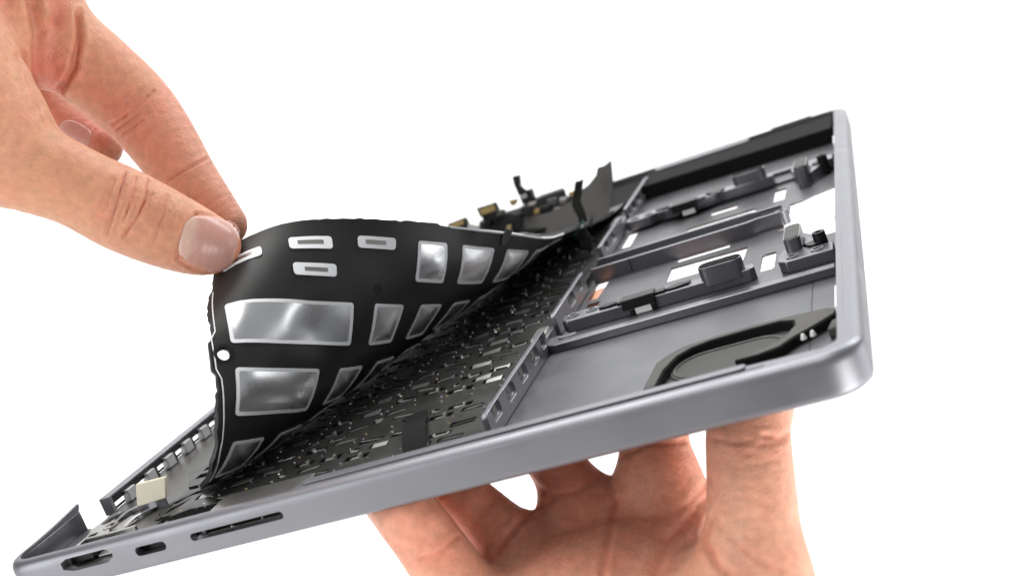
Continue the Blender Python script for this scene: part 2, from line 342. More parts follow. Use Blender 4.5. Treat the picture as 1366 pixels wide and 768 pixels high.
# --- speaker opening gasket in the near corner, and black blocks along the far wall
go = [(170, 22), (171, 39), (173.4, 43), (177, 46), (185, 47.4), (194, 48), (205, 47), (213, 45.5), (215, 43), (214.6, 40), (210, 35), (205, 30.5), (202, 26.4), (197, 24.8), (191.5, 25), (191.5, 26.6), (196, 27.6), (200.4, 31), (203, 35), (204.6, 39), (204.2, 42.6), (201, 44.8), (193, 45), (184, 44.5), (179.6, 42.8), (176.4, 39.4), (174, 32), (173.4, 22)]
MB().plate(go, FW, -4.7).build('speaker_gasket', FOAM, case, .25)
MB().plate([(170.4, 22), (171.4, 38.8), (173.8, 42.6), (177.2, 45.5), (185, 46.9), (194, 47.5), (205, 46.5), (212.8, 45), (214.4, 42.8), (214, 40.2), (209.6, 35.6), (204.6, 31), (201.6, 27), (197, 25.4), (192, 25.5), (192, 26.1), (196.4, 27), (201, 30.6), (203.7, 34.7), (205.2, 39), (204.8, 43), (201.2, 45.3), (193, 45.5), (184, 45), (179.2, 43.2), (175.9, 39.7), (173.5, 32.2), (172.8, 22)], -4.71, -4.5).build('gasket_skin', FOAM_G, case, .08)
MB().plate(rrect(174.5, 203, 26, 43.2, 8, 8), FW, FW+.5).build('speaker_grille', mat('speaker_mesh', (.05, .05, .048), .75, 0, bump=.6, bscale=2500), case, .2)
MB().plate(rrect(175.2, 202.4, 26.6, 42.6, 7.6, 8), FW+.45, FW+.8, [list(reversed(rrect(176.0, 201.6, 27.4, 41.8, 7, 8)))]).build('grille_rim', FOAM_G, case, .05)
for uu in (207.4, 209.5): MB().cyl((uu, 27.0+(uu-207)*.3), .75, .35, -4.6, -3.2, 14).build('white_pin', WHITE, case, .2)
MB().plate([(212.5, 30), (215, 30), (215.2, 37), (213.6, 36)], FW, -4.6).build('corner_foam', FOAM_G, case, .4)
MB().plate([(130.6, 274), (214.8, 270), (215, V-9), (130.6, V-8)], FW, -.9).build('far_black_block', FOAM, case, .5)  # black block over the far strip of floor, up to the wall
MB().plate([(60, 262), (129.6, 256), (129.6, V-5), (60, V-5)], -5.1, -2.6).build('far_black_block', FOAM, case, .5)  # black slab that makes the far deck dark behind the rib
MB().plate([(134, V-10.5), (176, V-10.5), (178, V-8), (178, V-4), (134, V-4)], -1.0, -.15).build('speaker_lip', ALU_DK, case, .3)

# --- keyboard plate: wells, hinge clips, rivets
S0, ROWU = 19.0, [115.5, 96.5, 77.5, 58.5, 39.5]
STAG = [0, 4.5, -.5, 9.0, 5.0]
fold_a, fold_d = np.array([44.5, 32.]), np.array([60.5, 195.]); fold_d /= np.linalg.norm(fold_d)
def beyond(u_, v_): return (u_-fold_a[0])*fold_d[1]-(v_-fold_a[1])*fold_d[0]      # >0: uncovered side
wells, clips, rivets = [], [], []
for j, u_ in enumerate(ROWU):
    for i in range(-1, 12):
        v_ = S0+9.5+19*i+STAG[j]
        if v_ < 8.5 or v_ > 250 or beyond(u_, v_) < -12: continue
        for du, dv, a, b_ in ((-4.4, -5.4, 3.7, 1.5), (-4.2, 5.0, 3.5, 1.45), (4.6, -4.6, 3.3, 1.4), (4.9, 4.4, 3.4, 1.5), (.2, -.2, 3.2, 1.2), (-8.2, .4, 1.4, 1.2)):
            if rng.random() < .08: continue
            du += rng.uniform(-.45, .45); dv += rng.uniform(-.3, .3); a *= rng.uniform(.85, 1.15); b_ *= rng.uniform(.95, 1.2)
            if u_+du+a > 128 or v_+dv-b_ < 6: continue
            wells.append(rrect(u_+du-a, u_+du+a, v_+dv-b_, v_+dv+b_, .35, 3)); clips.append((u_+du, v_+dv, a))
        for k, (du, dv) in enumerate(((-8.6, -7.6), (8.8, -7.2), (-.4, -7.4), (.6, 7.2), (9.0, 7.4), (-8.4, 8))): rivets.append((u_+du+rng.uniform(-.5, .5), v_+dv+rng.uniform(-.5, .5)))
plate_out = [(37, 7), (50, 4.5), (130.8, 4.5), (130.6, 285), (22, 292), (20, 60), (32, 40)]
kp = MB().plate(plate_out, -5.15, -4.5, wells).build('keyboard_plate', KEYPLATE, case)
def clip_mesh(kind):
    m = MB()
    if kind == 0: m.add([(-2.9, -1.0, .0), (2.6, -1.0, .1), (2.9, 1.0, .75), (-2.6, 1.0, .6), (-2.9, -1.0, -.3), (2.6, -1.0, -.2), (2.9, 1.0, .45), (-2.6, 1.0, .3)], [(0, 1, 2, 3), (7, 6, 5, 4), (0, 4, 5, 1), (1, 5, 6, 2), (2, 6, 7, 3), (3, 7, 4, 0)])
    elif kind == 1: m.box(-2.0, 1.2, -.7, .7, -.2, .2).box(.7, 1.2, -.7, .7, .1, 1.1)
    else: m.box(-2.6, 2.6, -1.0, -.2, -.1, .3).box(-2.6, -2.0, -1.0, .9, -.1, .6).box(2.0, 2.6, -1.0, .9, -.1, .3)
    me = m.mesh('hinge_clip'); me.materials.append(CLIP); return me
CM = [clip_mesh(0), clip_mesh(1), clip_mesh(2)]
clips = [c for c in clips if beyond(c[0], c[1]) > -2]; print('clips', len(clips))
clips = [clips[i] for i in sorted(rng.permutation(len(clips))[:298])]
for (a, b_, l) in clips:
    o = bpy.data.objects.new('hinge_clip', CM[int(rng.choice(3, p=[.55, .2, .25]))]); COL.objects.link(o); o.parent = kp
    o.location = ((a+.2)*.001, (b_+.25)*.001, -.0049); o.rotation_euler = (rng.uniform(-.22, .06), rng.uniform(-.08, .08), rng.choice([0, math.pi])+rng.uniform(-.04, .04)); s = .8*l/2.9; o.scale = (s, rng.uniform(.75, 1.1), .9)
mb = MB(); mg = MB()
for k, (a, b_) in enumerate(rivets):
    if beyond(a, b_) < -2 or a > 129: continue
    r = rng.uniform(.22, .45); (mg if k % 9 == 0 else mb).cyl((a, b_), r, r*.7, -4.52, -4.52+rng.uniform(.15, .4), 8)
tag(mb.build('rivet_dots', STEEL, kp), kind='stuff'); tag(mg.build('brass_dots', GOLD, kp), kind='stuff')
tape = [(101, 50, -4.3), (103.5, 44, -4.0), (106, 37, -2.9), (108.5, 30.5, -1.7), (111, 24, -1.5), (113, 18, -2.6), (114, 14, -4)]
MB().strip(tape, [(3.0, .8, 0)]*7, .25).build('flex_or_cover_strip', FOAM, case, 0, 60)
MB().plate([(36, 5), (88, 4.6), (88, 9.5), (78, 10), (78, 13), (66, 14), (60, 19), (44, 21), (37, 18)], -4.48, -4.3, [rrect(68, 74, 7, 9.2, .8), rrect(52, 58, 7.5, 10, .8), rrect(46, 51, 13, 15.5, .8), rrect(41, 44, 8, 10, .8)]).build('flex_or_cover_strip', MATTE, case, .05)  # matte black cover added to suppress the plate's bright reflection by the wall
MB().box(80, 84, 10.5, 13, -4.5, -3.6).build('steel_clip', STEEL_D, case, .3); MB().box(62, 66.5, 14.6, 16.4, -4.5, -3.4).build('steel_clip', STEEL_D, case, .3)
# --- logic board bay along the hinge: bare plate, comb of fins, hinge bracket, taped tab
MB().plate([(6.5, 33), (7.5, 27), (10, 20), (16, 9), (24, 4), (34, 4), (35, 14), (33, 40), (22, 60), (21, 250), (6.5, 250)], -6.15, -5.2).build('hinge_bay_plate', BRUSH, case, .1)
MB().box(5.6, 8.8, 37.4, 128, -.5, .1).build('fin_cover', ALU, case, .15)
MB().box(7.9, 8.7, 37, 128, -2.5, -.52).build('fin_band', BLACK, case, .1)
MB().box(5.6, 6.3, 37, 128, -5.2, -4.6).build('fin_foot', BLACK, case, .1)
MB().box(5.6, 8.9, 35.8, 37.4, -5.2, .15).build('fin_end_wall', ALU, case, .15)
v_ = 43.
while v_ < 124:
    MB().box(7.8, 10.0, v_, v_+4.2, -5.0, -1.5).build('heat_fin', ALU_L, case, .15)
    MB().box(6.4, 8.4, v_+4.3, v_+7.4, -5.2, -2.4).build('fin_block', BLACK, case, .2)
    v_ += 10.9
MB().plate([(8, 26), (10, 20), (15, 12), (19, 12), (19, 18), (14, 27), (12.4, 34.5), (9.4, 34.5)], -5.2, -4.4, [rrect(10.5, 13.5, 18.5, 22, 1.2)]).build('hinge_bracket', STEEL_D, case, .3)
MB().cyl((15.5, 24.5), 2.4, 2.2, -5.2, -4.2, 20, inner=1.4).build('hinge_screw', STEEL_D, case)
MB().plate([(17, 22), (22, 20), (24, 26), (19, 30)], -5.2, -4.7).build('hinge_clamp', STEEL_D, case, .3)
mb = MB(); mb.add([(21.6, 30.6, -5.2), (30.6, 30.6, -5.2), (30.9, 30.2, -2.6), (21.4, 30.2, -2.8), (21.6, 31.2, -5.2), (30.6, 31.2, -5.2), (30.9, 30.8, -2.6), (21.4, 30.8, -2.8)], [(0, 1, 2, 3), (7, 6, 5, 4), (0, 4, 5, 1), (2, 6, 7, 3), (1, 5, 6, 2), (0, 3, 7, 4)])
tab = mb.build('cable_tab', ALU, case, .1)
mb = MB(); mb.add([(21.5, 29.9, -3.0), (31.6, 29.9, -2.7), (33.0, 31.4, 2.7), (23.0, 31.4, 2.9), (21.5, 31.0, -3.0), (31.6, 31.0, -2.7), (33.0, 32.5, 2.7), (23.0, 32.5, 2.9)], [(0, 1, 2, 3), (7, 6, 5, 4), (0, 4, 5, 1), (2, 6, 7, 3), (1, 5, 6, 2), (0, 3, 7, 4)])
mb.build('foam_tape', CREAM, tab, .3)
for k, p in enumerate(((12.5, 30), (17, 33), (34.5, 30), (36, 26), (24, 27))):
    MB().strip([(p[0]-3, p[1]-5, -5), (p[0]-1, p[1]-1, -4.2), (p[0]+3, p[1]+5, -4.7)], [(.9, -.5, 0)]*3, .3).build('wire_scrap', (BLACK, STEEL, BLACK, BLACK, STEEL)[k], case, 0, 60)
# ------------------------------------------------------------------ the black shield film, peeled up from the near front corner
SG = "549 591 495 572 503 455 596 413 418 624 330 367 644 264 293 639 218 203 600 188 114 532 173 41 444 167 -8 346 165 -31 246 165 -35 146 165 -35 644 604 525 669 520 476 693 442 418 708 380 339 702 334 250 673 301 159 618 279 77 540 269 14 446 266 -22 346 265 -34 246 265 -35 146 265 -35 742 628 532 763 555 467 774 495 386 762 453 296 739 416 206 697 389 119 631 373 44 544 366 -7 446 365 -30 346 365 -35 246 365 -35 146 365 -35 830 672 512 838 613 431 827 568 342 791 538 253 774 499 162 720 478 78 640 469 17 546 466 -20 446 465 -32 346 465 -35 246 465 -35 146 465 -35 906 729 476 898 681 388 875 643 298 846 610 209 802 585 121 732 573 49 644 567 0 547 566 -27 446 565 -33 346 565 -35 246 565 -35 146 565 -35 974 790 436 949 755 345 922 721 255 880 695 167 819 679 88 739 670 28 645 667 -9 546 666 -26 446 665 -35 346 665 -35 246 665 -35 146 665 -35 1027 864 391 997 832 302 957 804 213 899 786 133 830 774 62 743 769 10 646 767 -15 546 766 -27 446 765 -35 346 765 -35 246 765 -35 146 765 -35 1065 947 349 1035 915 259 983 893 175 915 880 103 837 871 40 745 868 -1 646 867 -19 546 866 -28 446 865 -35 346 865 -35 246 865 -35 146 865 -35 1090 1036 310 1063 1002 219 1004 984 139 926 975 76 841 970 24 745 968 -8 646 967 -22 546 966 -30 446 965 -35 346 965 -35 246 965 -35 146 965 -35 1134 1115 265 1091 1090 178 1019 1078 108 934 1072 54 843 1069 12 745 1067 -12 646 1066 -23 546 1066 -34 446 1065 -35 346 1065 -35 246 1065 -35 146 1065 -35 1165 1201 225 1109 1182 143 1030 1173 81 940 1170 36 844 1168 5 745 1167 -11 646 1166 -22 546 1166 -34 446 1165 -35 346 1165 -35 246 1165 -35 146 1165 -35 1190 1290 186 1126 1275 110 1037 1271 59 944 1269 22 844 1268 4 745 1267 -9 646 1266 -24 546 1266 -35 446 1265 -35 346 1265 -35 246 1265 -35 146 1265 -35 1213 1380 147 1133 1373 86 1040 1370 48 943 1369 20 844 1368 6 745 1367 -12 646 1366 -33 546 1365 -35 446 1365 -35 346 1365 -35 246 1365 -35 146 1365 -35 1225 1475 119 1137 1472 72 1039 1470 46 941 1469 25 843 1468 6 745 1467 -16 646 1466 -34 546 1465 -35 446 1465 -35 346 1465 -35 245 1465 -35 145 1465 -35 1229 1574 103 1134 1572 70 1038 1570 44 940 1569 21 843 1567 -1 745 1566 -23 646 1565 -35 545 1565 -35 445 1565 -35 345 1565 -35 245 1565 -35 145 1565 -35 1231 1673 88 1134 1671 63 1038 1670 37 941 1668 12 844 1666 -14 746 1665 -34 645 1665 -35 545 1665 -35 445 1665 -35 345 1665 -35 245 1665 -35 145 1665 -35 1233 1772 72 1136 1770 48 1039 1769 24 943 1767 -2 845 1766 -23 745 1765 -35 645 1765 -35 545 1765 -35 445 1765 -35 345 1765 -35 245 1765 -35 145 1765 -35 1236 1870 55 1139 1869 31 1042 1867 8 944 1866 -15 845 1865 -30 745 1865 -35 645 1865 -35 545 1865 -35 445 1865 -35 345 1865 -35 245 1865 -35 145 1865 -35 1238 1969 37 1141 1968 15 1043 1966 -6 945 1966 -24 845 1965 -35 745 1965 -35 645 1965 -35 545 1965 -35 445 1965 -35 345 1965 -35 245 1965 -35 145 1965 -35 1241 2068 21 1143 2067 1 1044 2066 -17 945 2065 -29 845 2065 -35 745 2065 -35 645 2065 -35 545 2065 -35 445 2065 -35 345 2065 -35 245 2065 -35 145 2065 -35 1242 2167 6 1144 2166 -10 1045 2165 -24 945 2165 -32 845 2165 -35 745 2165 -35 645 2165 -35 545 2165 -35 445 2165 -35 345 2165 -35 245 2165 -35 145 2165 -35 1244 2266 -6 1144 2266 -18 1045 2265 -28 945 2265 -34 845 2265 -35 745 2265 -35 645 2265 -35 545 2265 -35 445 2265 -35 345 2265 -35 245 2265 -35 145 2265 -35 1244 2365 -15 1145 2365 -24 1045 2365 -31 945 2365 -35 845 2365 -35 745 2365 -35 645 2365 -35 545 2365 -35 445 2365 -35 345 2365 -35 245 2365 -35 145 2365 -35 1245 2465 -23 1145 2465 -28 1045 2465 -33 945 2465 -35 845 2465 -35 745 2465 -35 645 2465 -35 545 2465 -35 445 2465 -35 345 2465 -35 245 2465 -35 145 2465 -35 1245 2565 -28 1145 2565 -31 1045 2565 -34 945 2565 -35 845 2565 -35 745 2565 -35 645 2565 -35 545 2565 -35 445 2565 -35 345 2565 -35 245 2565 -35 145 2565 -35 1245 2665 -32 1145 2665 -34 1045 2665 -35 945 2665 -35 845 2665 -35 745 2665 -35 645 2665 -35 545 2665 -35 445 2665 -35 345 2665 -35 245 2665 -35 145 2665 -35 1245 2765 -34 1145 2765 -35 1045 2765 -35 945 2765 -35 845 2765 -35 745 2765 -35 645 2765 -35 545 2765 -35 445 2765 -35 345 2765 -35 245 2765 -35 145 2765 -35 1245 2865 -35 1145 2865 -35 1045 2865 -35 945 2865 -35 845 2865 -35 745 2865 -35 645 2865 -35 545 2865 -35 445 2865 -35 345 2865 -35 245 2865 -35 145 2865 -35 1245 2965 -35 1145 2965 -35 1045 2965 -35 945 2965 -35 845 2965 -35 745 2965 -35 645 2965 -35 545 2965 -35 445 2965 -35 345 2965 -35 245 2965 -35 145 2965 -35 1245 3065 -35 1145 3065 -35 1045 3065 -35 945 3065 -35 845 3065 -35 745 3065 -35 645 3065 -35 545 3065 -35 445 3065 -35 345 3065 -35 245 3065 -35 145 3065 -35 1245 3165 -35 1145 3165 -35 1045 3165 -35 945 3165 -35 845 3165 -35 745 3165 -35 645 3165 -35 545 3165 -35 445 3165 -35 345 3165 -35 245 3165 -35 145 3165 -35"
GRID = np.array(SG.split(), float).reshape(31, 12, 3)*.1      # points every 10 mm: rows along v from 16.5, columns from u 124.5 down
def cr(p0, p1, p2, p3, t): return .5*((2*p1)+(p2-p0)*t+(2*p0-5*p1+4*p2-p3)*t*t+(3*p1-p0-3*p2+p3)*t**3)
EXT = np.concatenate([2*GRID[:1]-GRID[1:2], GRID, 2*GRID[-1:]-GRID[-2:-1]]); EXT = np.concatenate([2*EXT[:, :1]-EXT[:, 1:2], EXT, 2*EXT[:, -1:]-EXT[:, -2:-1]], 1)
def SP(v_, u_):
    a = (v_-16.5)/10; b = (124.5-u_)/10; i = int(min(max(math.floor(a), 0), 29)); j = int(min(max(math.floor(b), 0), 10)); a -= i; b -= j
    rows = [cr(*[EXT[i+k, j+m] for m in range(4)], b) for k in range(4)]
    return cr(*rows, a)
def SF(v_, u_, d):
    e = .4; p = SP(v_, u_); n = np.cross(SP(v_+e, u_)-SP(v_-e, u_), SP(v_, u_+e)-SP(v_, u_-e)); n /= np.linalg.norm(n)
    return p+n*d
_p = SP(60, 100); _n = SF(60, 100, 1)-_p
SIGN = -1 if np.dot(R_np @ _n, R_np @ _p+T_np) > 0 else 1        # +d is the side that faces up out of the fold, towards the camera
def sf(a, b, c): return SF(a, b, c*SIGN)
def tri_poly_x(outer, holes, step):
    """like tri_poly, with inner points so that the piece can bend"""
    xs = [p[0] for p in outer]; ys = [p[1] for p in outer]; ex = []
    def inside(p, lp):
        c = False; j = len(lp)-1
        for i in range(len(lp)):
            (x1, y1), (x2, y2) = lp[i][:2], lp[j][:2]
            if (y1 > p[1]) != (y2 > p[1]) and p[0] < (x2-x1)*(p[1]-y1)/(y2-y1)+x1: c = not c
            j = i
        return c
    for x in np.arange(min(xs)+step*.6, max(xs), step):
        for y in np.arange(min(ys)+step*.6, max(ys), step):
            if inside((x, y), outer) and not any(inside((x, y), h) for h in holes): ex.append((x, y))
    vs_, ed = [], []
    for lp in [outer]+list(holes):
        n0 = len(vs_); vs_ += [Vector(p[:2]) for p in lp]; k = len(lp); ed += [(n0+i, n0+(i+1) % k) for i in range(k)]
    vs_ += [Vector(p) for p in ex]
    r = delaunay_2d_cdt(vs_, ed, [], 1, 1e-5); V2 = [(p.x, p.y) for p in r[0]]; out = []
    for f in r[2]:
        c = (sum(V2[i][0] for i in f)/3, sum(V2[i][1] for i in f)/3)
        if inside(c, outer) and not any(inside(c, h) for h in holes): out.append(tuple(f))
    return V2, out
def bent(name, outer, d0, d1, m, parent, holes=(), step=4., fn=None):
    fn = fn or sf
    den = []                                    # subdivide long outline edges so that they follow the bend
    def dense(lp):
        o = []
        for i in range(len(lp)):
            a, b = lp[i], lp[(i+1) % len(lp)]; k = max(1, int(math.hypot(b[0]-a[0], b[1]-a[1])/step))
            o += [(a[0]+(b[0]-a[0])*q/k, a[1]+(b[1]-a[1])*q/k) for q in range(k)]
        return o
    outer = dense(outer); holes = [dense(h) for h in holes]
    V2, T = tri_poly_x(outer, holes, step); n = len(V2)
    vs_ = [fn(p[0], p[1], d0) for p in V2]+[fn(p[0], p[1], d1) for p in V2]; fs = []; es = set()
    for a, b, c in T:
        fs += [(c, b, a), (a+n, b+n, c+n)]; es |= {(a, b), (b, c), (c, a)}
    fs += [(a, b, b+n, a+n) for a, b in es if (b, a) not in es]
    mb = MB(); mb.add(vs_, fs); return mb.build(name, m, parent, 0, 50)
film = empty('keyboard_shield', 'black keyboard shield film peeled up by the upper hand, with silver windows', 'shield film')
def fold_u(v_): return 44.5+.31*(v_-32)
hole = [(19.9+1.85*math.cos(a), 87.8+1.95*math.sin(a)) for a in np.linspace(0, 2*math.pi, 16, endpoint=False)]
outl = [(18.0, 126), (18.4, 110), (18.4, 94.5), (17.2, 92.5), (17.1, 83.4), (18.2, 81), (18.4, 74), (18.9, 69), (19.9, 62), (20.8, 58), (23, 51.5), (26.5, 46.5), (31, 42), (36, 38)]
outl += [(v_, fold_u(v_)-9) for v_ in range(50, 300, 12)]+[(290, 126)]+[(v_, 126+.25*math.sin(v_*.7)) for v_ in range(280, 20, -6)]
bent('film', outl, -.25, .2, SHEET, film, [hole], 3.)
# ragged adhesive layer under the film, showing along the near and front edges
rag = []
for u_ in np.arange(126.4, 45, -1.3):
    base = np.interp(u_, [45, 58, 69, 74, 126], [27, 20.3, 18.5, 18.0, 17.8]); off = .15+.25*abs(rng.normal())
    if 98 < u_ < 112: off += .55
    if 66 < u_ < 78: off += .5
    if abs(u_-87) < 4.5: off = 1.5
    rag.append((base-min(off, 2.4), u_))
rag_in = [(b_+3.0+(2.2 if abs(u_-87.8) < 4.5 else 0)*0, u_) for b_, u_ in reversed([(np.interp(u_, [45, 58, 69, 74, 126], [26.5, 20.4, 18.6, 18.0, 17.6]), u_) for u_ in np.arange(126.4, 45, -3.9)])]
hole2 = [(19.9+1.6*math.cos(a), 87.8+1.7*math.sin(a)) for a in np.linspace(0, 2*math.pi, 16, endpoint=False)]
bent('adhesive_edge', rag+[(p[0]+(3 if abs(p[1]-87.8) < 6 else 0), p[1]) for p in rag_in], -1.5, -.26, SHEET_E, film, [hole2], 2.)
top = [(v_, 126.3+max(-.1, .10*rng.normal()+(.45 if 76 < v_ < 90 or 128 < v_ < 140 else 0))) for v_ in np.arange(17, 235, 1.6)]
bent('adhesive_edge', top+[(v_, 123.5) for v_ in np.arange(234, 16.5, -4)], -1.3, -.26, SHEET_E, film, (), 2.5)
bent('film_edge_liner', [(95, 125.9), (160, 125.9), (160, 126.5), (95, 126.5)], -.2, .28, FRAME, film, (), 3)
bent('film_edge_liner', [(18.5, 110), (18.5, 94.6), (17.3, 92.4), (17.2, 83.5), (18.3, 81), (18.5, 74), (19.0, 69), (20.0, 62), (23.1, 51.6), (23.35, 51.7), (20.3, 62), (19.3, 69), (18.8, 74), (18.6, 81.1), (17.5, 83.6), (17.6, 92.3), (18.8, 94.5), (18.8, 110)], .18, .30, FRAME, film, (), 2)
def window(a0, a1, b0, b1, inner=.92, cut=None, puff=.3):
    o = rrect(a0, a1, b0, b1, .9, 4); i = rrect(a0+inner, a1-inner, b0+inner, b1-inner, .45, 3) if cut is None else rrect(*cut, .25, 3)
    f = bent('window_frame', o, .24, .5, FRAME, film, [i], 3.)
    i2 = [(p[0]*.999+.001*(a0+a1)/2, p[1]) for p in i]
    ca, cb_, ha_, hb2, B_ = (a0+a1)/2, (b0+b1)/2, (a1-a0)/2-inner, (b1-b0)/2-inner, puff
    bent('foil_window', i2, .24, .40, FOIL if cut is None else STEEL_D, f, (), 3. if cut else 1.4, fn=None if cut else (lambda a, b, c: sf(a, b, c+(B_*max(0, 1-((a-ca)/ha_)**2)*max(0, 1-((b-cb_)/hb2)**2) if c > .3 else 0))))
for a0, a1 in ((80.8, 93.0), (100.0, 114.6), (121.6, 135.4), (141, 154.5), (160, 173)): window(a0, a1, 109.3, 121.2)
for a0, a1 in ((22.0, 59.1), (66.4, 78.0), (86.0, 97.0), (104.4, 115.6), (123.4, 134.6)): window(a0, a1, 90.5, 102.4, puff=.25 if a0 < 30 else .5)
for a0, a1 in ((22.3, 49.0), (56.8, 67.6), (75.4, 86.6), (94.4, 105.6)): window(a0, a1, 71.8, 84.0, puff=.75 if a0 < 30 else .45)
for a0, a1 in ((23.6, 36.0), (43.0, 54.6), (62, 73.4)): window(a0, a1, 53.0, 64.8, puff=.6)
for a0, a1, b0, b1, i0, i1, j0, j1 in ((41.1, 53, 117.1, 120.8, 43.4, 50.6, 118.3, 119.7), (41.2, 53.6, 109.3, 112.8, 44.2, 51, 110.4, 111.6), (60.7, 72.7, 117.9, 121.3, 63, 69.6, 119, 120.3), (21.8, 33.7, 116.4, 119.8, 24, 31, 117.4, 118.8)):
    window(a0, a1, b0, b1, cut=(i0, i1, j0, j1))
bent('punched_dot', [(67.2+1.3*math.cos(a), 106.6+1.6*math.sin(a)) for a in np.linspace(0, 2*math.pi, 14, endpoint=False)], .2, .24, BLACK, film, (), 2.)
bent('hole_rim', [(19.9+2.7*math.cos(a), 87.8+2.8*math.sin(a)) for a in np.linspace(0, 2*math.pi, 20, endpoint=False)], .2, .34, BLACK, film, [hole], 2.)
bent('pull_tab', [(117.4, 127.8), (117.2, 123.5), (118, 122.2), (119.6, 122.2), (120.4, 123.5), (121.4, 127.8)], .38, .55, FLEX_G, film, (), 2.)

# ------------------------------------------------------------------ loose cables and connectors beyond the film
def on_plane(px, py, p0, n):
    d = R_np.T @ np.array([(px-CX)/FPX, (py-CY)/FPX, 1.]); c = -R_np.T @ T_np
    return c+np.dot(np.array(p0)-c, n)/np.dot(d, n)*d
def un_w(px, py, w_): return on_plane(px, py, (0, 0, w_), np.array([0, 0, 1.]))
def z1p(x, y): return 580+x*.20833, 200+y*.20833             # reading scale of the enlarged crop this corner was measured in
p1, p2 = un_w(684, 312, -4.3), un_w(806, 300, -4.3)
nf = np.cross(p2-p1, np.array([.05, .35, 1.])); nf /= np.linalg.norm(nf)
flap_px = [(500, 530), (560, 430), (640, 420), (740, 400), (880, 330), (930, 270), (1000, 220), (1050, 160), (1062, 112), (1105, 100), (1150, 66), (1156, 240), (1130, 390), (1080, 450), (1000, 490), (900, 530), (820, 560), (740, 550)]
def flap_fn(x, y, d):
    px, py = z1p(x, y); p = on_plane(px, py, p1, nf); return p+nf*(d+1.5*math.sin((x-500)/420.)-.8*math.sin((y-60)/150.))
fl = empty('flex_sheet', 'grey flexible sheet standing up behind the peeled film next to the rib', 'flex sheet')
bent('ribbon', flap_px, 0, .4, FLEX_G, fl, (), 45., fn=flap_fn)
for a in (300, 330): MB().strip([flap_fn(1010+q*26, 470-a*.15+q*-10, -1.2) for q in range(4)], [(0, 0, .5)]*4, .4).build('solder_pad', GOLD_D, fl)
def prism(name, pts, v_, th, m, parent, bevel=.25):
    P = [on_v(*z1p(*p), v_) for p in pts]; mb = MB(); n = len(P)
    mb.add(P+[p+np.array([0, th, -.1*th]) for p in P], [tuple(range(n)), tuple(range(2*n-1, n-1, -1))]+[(i, (i+1) % n, n+(i+1) % n, n+i) for i in range(n)])
    return mb.build(name, m, parent, bevel)
cb = empty('flex_cable', 'thin dark flex cable standing upright in front of the grey sheet', 'flex cable')
pts = [(925, 200), (912, 300), (905, 340), (925, 385), (945, 430), (955, 500), (985, 560)]
MB().strip([on_v(*z1p(*p), 222-i*3.6) for i, p in enumerate(pts)], [(1.9, 0, .3)]*4+[(1.5, .4, -.3)]*3, .3).build('ribbon', MATTE, cb, 0, 60)
prism('plug', [(900, 200), (950, 200), (932, 318), (878, 318)], 221.5, 1.2, BLACK, cb); prism('contact_pad', [(855, 268), (890, 262), (886, 300), (858, 296)], 221, .8, GOLD, cb)
gb = empty('ribbon_cable', 'short grey ribbon cable with a green edge at the end of the keyboard plate', 'ribbon cable')
prism('ribbon', [(895, 550), (945, 470), (1000, 560), (1012, 640), (990, 668)], 184, .5, FLEX_D, gb, .05); prism('green_edge', [(880, 540), (948, 448), (955, 470), (896, 560)], 183.6, .8, GREEN, gb, .1)
prism('solder_pad', [(928, 490), (948, 474), (952, 492), (932, 508)], 183.2, .3, WHITE, gb, .05); prism('spike', [(985, 470), (1012, 385), (1004, 450), (1030, 400), (1000, 500)], 184.5, .4, FLEX_G, gb, .05)
c1 = empty('board_connector', 'gold faced flex connector nearest the top edge of the film', 'connector', 'connectors along the hinge side')
prism('connector_body', [(78, 475), (190, 432), (212, 470), (205, 520), (100, 520)], 262, 3, BLACK, c1); prism('gold_contacts', [(92, 480), (182, 446), (190, 470), (112, 512)], 261.4, .8, GOLD_D, c1, .1); prism('metal_shield', [(212, 470), (285, 490), (290, 530), (205, 520)], 259, 2, STEEL_D, c1)
c2 = empty('board_connector', 'larger gold faced flex connector, second from the left along the hinge', 'connector', 'connectors along the hinge side')
prism('connector_body', [(262, 375), (385, 336), (410, 390), (292, 435)], 268, 3, BLACK, c2); prism('gold_contacts', [(280, 384), (378, 352), (394, 386), (300, 420)], 267.3, .8, GOLD_D, c2, .1); prism('ribbon', [(300, 425), (400, 390), (395, 470), (320, 490)], 269, .6, BLACK, c2, .05)
c3 = empty('board_connector', 'tallest black connector with a small upright head on a bent flex', 'connector', 'connectors along the hinge side')
prism('plug', [(492, 172), (540, 160), (548, 225), (508, 236)], 274, 2.5, BLACK, c3); prism('ribbon', [(510, 232), (545, 222), (590, 262), (560, 310), (535, 290)], 275, .8, BLACK, c3, .05)
prism('connector_body', [(540, 300), (590, 255), (615, 250), (640, 330), (560, 350)], 276, 4, BLACK, c3); prism('gold_contacts', [(472, 322), (535, 312), (520, 352), (488, 362)], 273, 1, GOLD_D, c3, .1); prism('metal_shield', [(540, 298), (588, 282), (592, 304), (552, 316)], 274.5, .8, STEEL, c3, .1)
hb = empty('cable_bundle', 'dark bundle of board parts lying behind the film below the connectors', 'cable bundle')
tube = [z1p(300, 520), z1p(420, 470), z1p(560, 430), z1p(700, 350), z1p(850, 300)]
MB().strip([on_v(*p, 272+i*3) for i, p in enumerate(tube)], [(0, 0, 4.5)]*5, 5).build('sleeve', mat('dark_grey_sleeve', (.06, .06, .062), .5, .4), hb, .8, 60)
